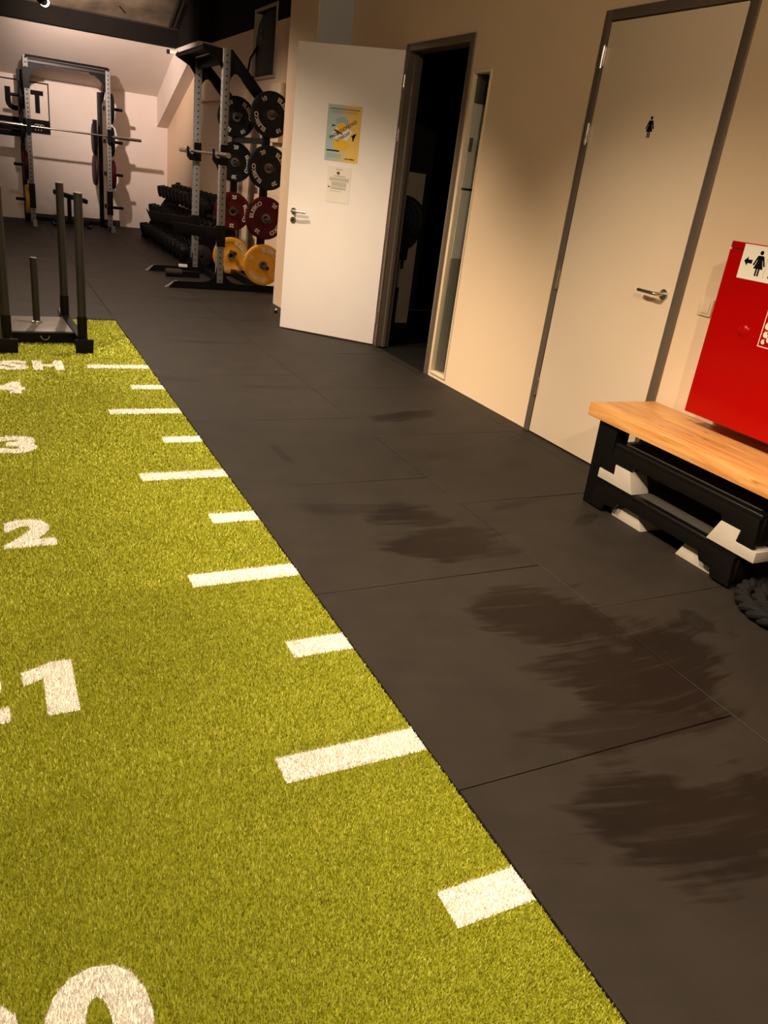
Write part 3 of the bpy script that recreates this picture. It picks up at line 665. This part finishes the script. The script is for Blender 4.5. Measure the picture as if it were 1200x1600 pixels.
# ================================================================== NEAR RACK (half rack facing the turf)
RX, Y1, Y2 = 1.41, 8.95, 10.15
t = root('power_rack', 'black and grey half rack with plates hung on its rear posts beside the column', 'rack', (1.5, 9.55, 0))
def upright(par, x, y, z0, z1, s=.0375, hx=True, step_=.05, hr=.0095, m=M_upright):
    o = B().box(x - s, x + s, y - s, y + s, z0, z1).build('upright', m, par, bevel=.005)
    b = B(); z = z0 + .10
    while z < z1 - .03:
        b.cyl((x, y - s - .0006, z), (x, y - s + .004, z), hr, n=8)
        if hx: b.cyl((x - s - .0006, y, z), (x - s + .004, y, z), hr, n=8)
        z += step_
    b.build('adjustment_holes', M_hole, o, kind='stuff'); return o
for y in (Y1, Y2): upright(t, RX, y, .0, 2.395, step_=.062)
for y in (Y1, Y2):
    B().box(xr - .0375, xr + .0375, y - .0375, y + .0375, .0, 1.98).build('rear_post', M_black, t, bevel=.005)
    # top arm sloping down to the rear post, with an arched underside
    arc = [(RX + .0376, 2.10), (RX + .055, 2.14), (RX + .085, 2.175), (RX + .12, 2.18), (RX + .155, 2.155), (RX + .20, 2.10)]
    B().prism([(RX + .0376, 2.395), (RX + .06, 2.395), (xr + .03, 1.97), (xr + .03, 1.86), (xr - .03, 1.86), (xr - .06, 1.90)] + arc[::-1], 'y', y - .02, y + .02).build('top_arm', M_black, t, bevel=.004)
    # base tube with slanted toe, and curved foot gussets
    B().prism([(.835, .0), (.90, .075), (2.06, .075), (2.06, .0)], 'y', y - .0376 - .03, y - .0377 + .0).build('base_rail', M_black, t)
    B().prism([(.80, .002), (.905, .0758), (.93, .0758), (.84, .002)], 'y', y - .066, y - .037).build('toe_plate', M_upright, t)
    for s_ in (-1, 1):
        c = [(RX + s_ * .038, .26), (RX + s_ * .045, .20), (RX + s_ * .075, .135), (RX + s_ * .13, .09), (RX + s_ * .20, .0755), (RX + s_ * .038, .0755)]
        B().prism(c, 'y', y - .052, y - .0385).build('foot_gusset', M_black, t)
    for z in (1.85, 1.33, .80, .30):
        yy = y
        B().cyl((xr - (.03 if y == Y2 else 0), yy - .036, z), (xr - (.03 if y == Y2 else 0), yy - .30, z), .024, n=18).build('plate_peg', M_grip, t, smooth=True)
        B().box(xr - .055, xr + .055, yy - .045, yy - .0376, z - .05, z + .05).build('peg_flange', M_black, t)
B().box(RX - .03, RX + .03, Y1 + .038, Y2 - .038, 2.27, 2.38).build('top_crossmember', M_black, t, bevel=.004)
for y in (Y1, Y2):
    B().prism([(RX - .0376, 2.39), (RX - .0376, 2.20), (RX - .10, 2.285), (1.165, 2.355), (1.165, 2.405)], 'y', y - .006, y + .006).build('pull_up_bracket', M_black, t)
B().box(1.15, RX - .05, Y1 + .005, Y2 - .005, 2.378, 2.386).build('top_panel', M_black, t)
B().cyl((1.175, Y1 - .04, 2.375), (1.175, Y2 + .04, 2.375), .018, n=14).build('pull_up_bar', M_black, t, smooth=True)
B().box(xr - .03, xr + .03, Y1 + .038, Y2 - .038, .02, .09).build('base_crossmember', M_black, t)
B().box(RX + .1, RX + .15, Y1 - .036, Y2 - .07, .01, .07).build('base_crossmember', M_black, t)
B().box(xr - .03, xr + .03, Y1 + .038, Y2 - .038, 1.56, 1.62).build('rear_crossmember', M_black, t)
for y, x0 in ((Y1, .835), (Y2, .81)):
    B().prism([(x0, .735 - .02), (x0 + .03, .69), (RX - .09, .66), (RX - .06, .69), (RX + .04, .69), (RX + .04, .47), (RX - .045, .47), (RX - .06, .55), (x0 + .10, .575), (x0 + .06, .58)], 'y', y - .072, y - .039).build('spotter_arm', M_black, t, bevel=.003)
    # bar hook
    B().prism([(RX - .125, 1.45), (RX - .11, 1.45), (RX - .10, 1.375), (RX - .045, 1.37), (RX - .04, 1.50), (RX + .04, 1.50), (RX + .04, 1.30), (RX - .09, 1.30), (RX - .125, 1.34)], 'y', y - .070, y - .039).build('bar_hook', M_black, t)
B().cyl((1.0, Y2 - .055, .65), (.99, Y2 - .055, .76), .014, n=10).build('arm_peg', M_black, t, smooth=True)
B().cyl((.97, 9.72, .048), (1.16, 9.72, .048), .046, n=24).build('landmine_sleeve', M_grip, t, smooth=True)
B().box(1.16, RX - .04, 9.69, 9.75, .01, .07).build('landmine_arm', M_black, t)
B().box(1.20, 1.30, 10.04, 10.08, .075, .105).build('white_tag', M_white, t)
def barbell(name, label, p0, p1, group=None):
    p0 = Vector(p0); p1 = Vector(p1); d = (p1 - p0).normalized(); t = root(name, label, 'barbell', tuple((p0 + p1) / 2))
    B().cyl(p0 + d * .43, p1 - d * .43, .0145, n=14).build('shaft', M_chrome, t, smooth=True)
    for a, s in ((p0, 1), (p1, -1)):
        B().cyl(a, a + d * s * .415, .025, n=18).cyl(a + d * s * .415, a + d * s * .435, .038, n=18).build('sleeve', M_chrome, t, smooth=True)
    return t
barbell('barbell', 'chrome barbell resting in the hooks of the near rack', (RX - .078, 8.44, 1.402), (RX - .078, 10.66, 1.402))

# ================================================================== FAR RACK (against the back wall)
t = root('power_rack', 'far grey and black squat rack standing against the white back wall', 'rack', (.42, 14.8, 0))
FX = (-.175, 1.02); FY = 14.6
for i, x in enumerate(FX):
    upright(t, x, FY, 0, 2.43, s=.036, hx=False, step_=.062, hr=.011)
    s_ = -1 if i == 0 else -1
    B().box(x + s_ * .075 - .035, x + s_ * .075 + .035, FY + .42, FY + .49, 0, 2.1 if i else 2.25).build('rear_post', M_black, t, bevel=.004)
    B().prism([(FY + .037, 2.41), (FY + .037, 2.12), (FY + .10, 2.20), (FY + .3, 2.05), (FY + .49, 1.95), (FY + .49, 2.15)], 'x', x - .015 + s_ * .03, x + .015 + s_ * .03).build('top_arm', M_black, t)
    B().prism([(FY - .30, .0), (FY - .24, .07), (FY + .49, .07), (FY + .49, 0)], 'x', x - .030, x + .030).build('base_rail', M_black, t)
    B().box(x - .03, x + .03, FY - .36, FY - .30, .0, .10).build('toe_plate', M_upright, t)
    for z in (1.87, 1.38, .88, .36):
        so_ = -1 if i == 0 else 1
        B().cyl((x + so_ * .037, FY + .2 - .05, z), (x + so_ * .24, FY + .15, z), .024, n=12).build('plate_peg', M_black, t, smooth=True)
        B().box(x - .03, x + .03, FY + .037, FY + .43, z - .03, z + .03).build('side_crossmember', M_black, t)
    B().prism([(x - .03, 1.50), (x - .03, 1.36), (x + .03, 1.36), (x + .03, 1.56), (x - .03, 1.56)], 'y', FY - .12, FY - .037).build('bar_hook', M_black, t)
    B().box(x - .045, x + .045, FY - .045, FY + .05, .25, .62).build('lower_sleeve', M_black, t)
B().box(FX[0] - .045, FX[0] + .045, FY - .046, FY + .05, 1.98, 2.27).build('upper_sleeve', M_black, t)
B().box(FX[0] + .036, FX[1] - .036, FY - .03, FY + .03, 2.33, 2.40).build('top_crossmember', M_black, t)
B().box(FX[0] + .036, FX[1] - .036, FY - .034, FY - .030, 2.345, 2.372).build('name_strip', M_grip, t)
B().cyl((FX[0], FY - .09, 2.42), (FX[1], FY - .09, 2.42), .017, n=12).build('pull_up_bar', M_black, t, smooth=True)
for x, s_ in ((FX[0] + .036, 1), (FX[1] - .036, -1)):
    arc = [(x + s_ * (.24 - .24 * math.sin(a)), 2.31 - .26 * (1 - math.cos(a))) for a in (0, .35, .7, 1.05, 1.35, 1.57)]
    B().prism([(x, 2.33)] + [(x + s_ * .24, 2.33)] + arc, 'y', FY - .02, FY + .02).build('corner_gusset', M_black, t)
B().box(FX[0] + .03, FX[1] - .03, FY + .43, FY + .48, .02, .09).build('base_crossmember', M_black, t)
B().box(-.75, -.21, 14.86, 14.90, 1.28, 1.36).build('side_arm', M_black, t)
barbell('barbell', 'long barbell lying across the far rack in front of the back wall', (-.70, FY - .075, 1.455), (1.52, FY - .075, 1.455))
G3 = 'plates stored on the far rack'
yp = FY + .15
for num, x, z, fc, lb in (('10', -.29, 1.86, '-x', 'dark green plate edge-on beside the far rack left post, topmost'), ('10', -.29, 1.38, '-x', 'dark green plate edge-on on the far rack left side, at barbell height'),
                          ('25', -.275, .88, '-x', 'red plate edge-on on the far rack left side, above the yellow one'), ('15', -.275, .36, '-x', 'yellow plate edge-on lowest on the far rack left side'),
                          ('10', 1.11, 1.87, '+x', 'black plate edge-on topmost at the far rack right side'), ('20', 1.11, 1.38, '+x', 'blue-black plate edge-on at barbell height on the far rack right side'), ('25', 1.125, .88, '+x', 'dark red plate edge-on lowest on the far rack right side')):
    plate(num, (x, yp, z), 30, lb, G3, fc)
# large discs hanging inside the right post
B().lathe([(.001, 0), (.22, 0), (.24, .015), (.24, .04), (.22, .055), (.001, .055)], 32, Matrix.Translation((.80, 14.85, 1.40)) @ rot('Z', -90)).build('hanging_pad', M_blackr, t, smooth=True)
B().lathe([(.001, 0), (.22, 0), (.24, .015), (.24, .04), (.22, .055), (.001, .055)], 32, Matrix.Translation((.80, 14.85, .92)) @ rot('Z', -90)).build('hanging_pad', mat('maroon pad', rgb(58, 24, 26), .6), t, smooth=True)
B().box(.81, .87, 14.80, 14.92, .9, 1.68).build('pad_strap', M_black, t)
# adjustable bench inside far rack
t = root('weight_bench', 'small black adjustable weight bench inside the far rack', 'bench', (.45, 14.7, 0))
Mb = Matrix.Translation((.42, 14.75, .43)) @ rot('Y', 12)
B(Mb).box(-.28, .25, -.14, .14, 0, .07).build('seat_pad', M_blackr, t, bevel=.02, seg=3)
B().box(.36, .42, 14.71, 14.79, .05, .45).box(.15, .70, 14.73, 14.77, .03, .09).build('frame', M_black, t)
for x in (.15, .68): B().box(x - .03, x + .03, 14.5, 15.0, 0, .04).build('foot', M_black, t)
B().tube([(.18, 14.66, .40), (.26, 14.66, .33), (.22, 14.66, .18)], .012, 8).build('handle', M_chrome, t)

# wall sign OUT
so = B().box(-2.6, .205, YB - .012, YB - .001, 1.365, 2.125).build('wall_sign', mat('sign white', rgb(228, 210, 196), .6, var=.01), None)
tag(so, 'white wall sign with heavy black letters and dark lower band behind the far rack', 'sign')
B().box(-2.6, .205, YB - .014, YB - .0121, 1.365, 1.57).build('lower_band', M_ink, so)
B().box(-2.6, .205, YB - .014, YB - .0121, 2.105, 2.125).build('border', M_ink, so)
B().box(.187, .205, YB - .014, YB - .0121, 1.5701, 2.1049).build('border', M_ink, so)
for ch, x0, x1 in (('O', -.93, -.56), ('U', -.455, -.14)):
    v, f = text_geo(ch, 1, .04); v = fit(v, x0, x1, 1.66, 2.0)
    B().add([(x, YB - .0125, z) for x, z in v], f).build('letter', M_ink, so)
B().box(-.075, .118, YB - .014, YB - .0121, 1.93, 2.0).box(-.012, .06, YB - .014, YB - .0121, 1.665, 1.93).build('letter', M_ink, so)
lb = B()
for cx_ in (-.01, .035, .08):
    lb.tube([(cx_ + .028 * math.cos(a), YB - .016, 1.47 + .03 * math.sin(a)) for a in np.linspace(0, pi, 8)], .004, 6)
    lb.box(cx_ - .02, cx_ - .012, YB - .018, YB - .014, 1.405, 1.425)
lb.build('logo', M_white, so)

# ================================================================== DUMBBELLS by the far right wall
t = root('dumbbell_rack', 'long black three-tier dumbbell rack along the wall behind the near rack', 'rack', (1.8, 12.4, 0))
tiers = [(1.56, .15), (1.70, .45), (1.84, .74)]
DY0, DY1 = 10.75, 13.95
for y in (DY0 - .06, DY1):
    B().prism([(1.42, 0), (2.05, 0), (2.05, .06), (2.0, .10), (2.05, .90), (1.99, .90), (1.44, .07)], 'y', y, y + .05).build('end_frame', M_black, t)
for x, z in tiers:
    B().box(x - .13, x - .09, DY0, DY1, z - .075, z - .055).box(x + .06, x + .10, DY0, DY1, z - .035, z - .015).build('tier_rail', M_black, t)
def dumbbell_proto():
    t = root('dumbbell', '', 'dumbbell'); tl = math.radians(10); M = Matrix.Rotation(tl, 4, 'Y')
    for s_ in (-1, 1):
        hx = [(.082 * math.cos(k * pi / 4 + .39), .082 * math.sin(k * pi / 4 + .39)) for k in range(8)]
        b = B(); b.prism(hx, 'x', s_ * .055, s_ * .175); b.build('head', M_blackr, t, bevel=.012, seg=2)
    B().cyl((-.06, 0, 0), (.06, 0, 0), .016, n=12).build('handle', M_grip, t, smooth=True)
    return t
dp = dumbbell_proto(); first = True
tn = ['lowest', 'middle', 'top']
ordn = ['nearest', 'second', 'third', 'fourth', 'fifth', 'sixth', 'seventh', 'eighth', 'ninth', 'tenth', 'eleventh', 'twelfth', 'thirteenth', 'fourteenth', 'fifteenth', 'sixteenth']
for ti, (x, z) in enumerate(tiers):
    n = 12
    for k in range(n):
        o = dp if first else copy_tree(dp); first = False
        y = DY0 + .13 + k * (DY1 - DY0 - .26) / (n - 1)
        sc_ = 1.34 - .02 * k
        o.location = (x, y, z + .012 + .02); o.rotation_euler = (random.uniform(-.1, .1), math.radians(-10), 0); o.scale = (1, sc_, sc_)
        o['label'] = 'black rubber dumbbell on the %s tier of the rack, %s from the near end' % (tn[ti], ordn[k]); o['category'] = 'dumbbell'; o['group'] = 'rubber dumbbells on the rack'
for i, (y, cz) in enumerate(((10.62, .12), (10.72, .12))):
    o = B().lathe([(.02, 0), (.13, .0), (.145, .012), (.145, .05), (.13, .062), (.02, .062), (.02, 0)], 28, Matrix.Translation((1.62, y, .145))).build('spare_plate', M_blackr if i else M_grip, None, smooth=True)
    tag(o, ('black' if i else 'dull steel') + ' small plate standing on edge ' + ('behind its twin' if i else 'at the near end of the dumbbell rack'), 'weight plate')
# niche with dark bag
struct('trim_12', B().box(W - .02, W + .30, 9.545, 9.582, 2.265, 3.005).box(W - .02, W + .30, 10.348, 10.385, 2.265, 3.005).box(W - .02, W + .30, 9.582, 10.348, 2.265, 2.30)
       .box(W - .02, W + .30, 9.582, 10.348, 2.97, 3.005).box(W + .285, W + .30, 9.582, 10.348, 2.30, 2.97), mat('niche paint', rgb(170, 146, 118), .6, var=.03), bevel=.003)
t = root('niche_speaker', 'tall rounded black unit with hanging cable inside the framed wall niche', 'speaker', (W + .1, 9.95, 2.30))
prof = [(9.62, 2.302), (10.32, 2.302), (10.34, 2.5), (10.335, 2.7), (10.27, 2.84), (10.12, 2.93), (9.92, 2.955), (9.66, 2.95)]
B().prism(prof, 'x', W - .005, W + .25).build('housing', M_blackr, t, bevel=.02, seg=3)
B().lathe([(.03, -.004), (.05, -.004), (.055, .004), (.03, .004), (.03, -.004)], 24, Matrix.Translation((W - .009, 10.12, 2.73)) @ rot('Z', -90)).build('badge_ring', M_grip, t, smooth=True)
B().tube([(W - .01, 10.25, 2.62), (W - .04, 10.42, 2.50), (W - .045, 10.48, 2.36), (W - .04, 10.42, 2.28), (W - .02, 10.30, 2.30)], .012, 8).build('cable', M_blackr, t, smooth=True)

# security camera on sloped wall corner
t = root('security_camera', 'tiny white wall camera with black lens in the upper back corner', 'camera', (1.86, 13.6, 2.72))
B().box(1.78, 1.94, 13.55, 13.63, 2.70, 2.75).build('housing', M_white, t, bevel=.01)
B().cyl((1.74, 13.59, 2.725), (1.781, 13.59, 2.725), .03, n=16).build('lens', M_hole, t)

# cables and loose pipes on the upper ceiling
o = B().tube([(1.22, 13.79, 3.05), (1.22, 13.70, 3.12), (1.14, 13.62, 3.12), (1.05, 13.5, 3.17)], .008, 6).build('loose_cable', M_black, None, smooth=True); tag(o, 'thin black cable looping down from the sooty ceiling above the beam', 'cable')
for i, dx in enumerate((0, .07)):
    yy0, yy1 = 13.7, 12.1
    o = B().cyl((1.80 + dx, yy0, zs(yy0) - .03), (1.80 + dx, yy1, zs(yy1) - .03), .02, n=10).build('ceiling_pipe', M_grip, None, smooth=True)
    tag(o, 'thin steel pipe running up the sloped ceiling, ' + ('outer one near the dark wall' if i else 'the one further from the dark wall'), 'pipe')
struct('trim_13', B().cyl((-5, 13.78, 3.065), (1.94, 13.78, 3.065), .016, n=8), M_grip)

# ================================================================== SLED
sled = t = root('push_sled', 'black steel push sled with tall posts standing on the turf end', 'sled', (-.62, 5.80, 0))
for x in (-.865, -.378):
    B().prism([(5.78, .0), (6.72, .0), (6.82, .07), (6.83, .115), (6.80, .115), (6.70, .035), (5.785, .035)], 'x', x - .03, x + .03).build('runner', M_grip, t, bevel=.003)
    B().box(x - .028, x + .028, 5.79, 6.74, .0352, .095).build('side_rail', M_black, t, bevel=.003)
    B().prism([(x - .058, .003), (x + .058, .003), (x + .062, .098), (x - .062, .098)], 'y', 5.762, 5.779).build('end_plate', M_black, t, bevel=.003)
    for y, zt in ((5.84, 1.055), (6.66, 1.065)):
        B().cyl((x, y, .09), (x, y, .245), .033, n=18).build('socket', M_black, t, smooth=True)
        B().cyl((x, y, .10), (x, y, zt - .002), .0285, n=18).build('push_post', M_grip, t, smooth=True)
        B().cyl((x, y, zt - .002), (x, y, zt + .003), .0285, n=18).build('post_cap', M_chrome, t)
B().box(-.836, -.407, 6.08, 6.60, .075, .087).build('load_plate', mat('worn deck', rgb(120, 110, 104), .35, metal=.5, var=.06, vscale=9), t, bevel=.003)
B().box(-.83, -.41, 6.065, 6.079, .015, .078).build('front_apron', M_black, t)
B().box(-.836, -.407, 6.04, 6.08, .078, .0865).build('deck_lip', M_grip, t)
B().cyl((-.618, 6.36, .087), (-.618, 6.36, .555), .025, n=18).build('weight_post', M_grip, t, smooth=True)
B().cyl((-.618, 6.36, .555), (-.618, 6.36, .559), .025, n=18).build('post_cap', M_chrome, t)
B().lathe([(.025, 0), (.04, 0), (.04, .012), (.025, .02), (.025, 0)], 18, Matrix.Translation((-.618, 6.36, .087)) @ rot('X', 90)).build('weld_ring', M_chrome, t, smooth=True)
B().tube([(-.60 + .028 * math.cos(a), 6.052, .058 + .028 * math.sin(a)) for a in np.linspace(pi, 2 * pi, 9)], .005, 6).build('tow_ring', M_chrome, t, smooth=True)

sled.rotation_euler = (0, 0, math.radians(3.0))
# ================================================================== STORE ROOM THINGS
t = root('pedestal_fan', 'dark pedestal fan standing in the unlit store room', 'fan', (2.66, 6.95, 0))
fx, fy = 2.66, 6.98
B().lathe([(.0, 0), (.17, 0), (.17, .02), (.03, .05), (.0, .05)], 24, Matrix.Translation((fx, fy, 0)) @ rot('X', 90)).build('base', M_blackr, t, smooth=True)
B().cyl((fx, fy, .04), (fx, fy, .42), .022, n=12).build('lower_pole', M_blackr, t, smooth=True)
B().cyl((fx, fy, .42), (fx, fy, .70), .010, n=12).build('chrome_pole', M_chrome, t, smooth=True)
B().box(fx - .05, fx + .05, fy - .05, fy + .05, .68, .86).build('motor_neck', M_blackr, t, bevel=.015)
b = B(); MF = Matrix.Translation((fx - .06, fy - .05, 1.06)) @ rot('Z', -35)
for r in (.04, .08, .12, .16, .2): b.tube([MF @ Vector((r * math.cos(a), -.05 * math.sqrt(max(0, 1 - (r / .21) ** 2)), r * math.sin(a))) for a in np.linspace(0, 2 * pi, 25)[:-1]], .003, 5, closed=True)
for k in range(24):
    a = k * pi / 12; b.tube([MF @ Vector((r * math.cos(a), -.05 * math.sqrt(max(0, 1 - (r / .21) ** 2)), r * math.sin(a))) for r in (.03, .08, .12, .16, .2)], .002, 4)
b.build('grille', M_blackr, t)
B().lathe([(.001, .0), (.205, .01), (.205, .09), (.10, .13), (.001, .13)], 30, MF).build('fan_drum', M_black, t, smooth=True)
o = B().box(2.62, 3.03, 7.36, 7.40, 0, 1.47).build('beige_panel', M_store, None, bevel=.004); tag(o, 'upright beige panel in the dark store room behind the fan', 'panel')
# ================================================================== CEILING LAMPS
M_lampglow = emit('lamp glow', (1, .9, .8, 1), 12)
def spot(i, x, y, z, aim, power, col, cone, blend, label, zc):
    t = root('ceiling_spotlight', label, 'lamp', (x, y, z), group='ceiling spotlights')
    d = (Vector(aim) - Vector((x, y, z))).normalized(); p = Vector((x, y, z))
    B().cyl(p - d * .16, p - d * .03, .045, .05, n=20).build('lamp_head', M_black, t, smooth=True)
    B().cyl(p - d * .045, p - d * (-.004 if i == 9 else .028), .052 if i == 9 else .044, n=20).build('lens', M_lampglow, t)
    B().cyl(p - d * .10, (x, y, zc), .012, n=10).build('stem', M_black, t, smooth=True)
    ld = bpy.data.lights.new('lamp light', 'SPOT'); ld.energy = power; ld.color = col; ld.spot_size = math.radians(cone); ld.spot_blend = blend; ld.shadow_soft_size = .045; p = p + d * .02
    lo = bpy.data.objects.new('lamp_light', ld); COL.objects.link(lo); lo.matrix_world = Matrix.Translation(p) @ d.to_track_quat('-Z', 'Y').to_matrix().to_4x4()
    return t
names = ['downward ceiling spotlight above the near end of the turf', 'downward ceiling spotlight above the turf by the toilet door', 'downward ceiling spotlight above the sled and open door', 'ceiling spotlight in front of the near rack',
         'tilted ceiling spotlight aimed at the wall below the red cabinet', 'tilted ceiling spotlight aimed at the foot of the toilet door', 'tilted ceiling spotlight aimed at the foot of the doorway', 'added unseen broad fill spotlight behind the start of the turf', 'ceiling spotlight over the mats left of the far rack']
zc = zs(12.0)
for i, s_ in enumerate(SPOTS): spot(i, *s_, names[i], zc)
spot(9, -.07, 11.8, 2.83, (1.2, 14.7, 2.7), 560, (1.0, .80, .70), 92, 1.0, 'glowing ceiling spotlight just before the beam lighting the back wall', zs(12.0))
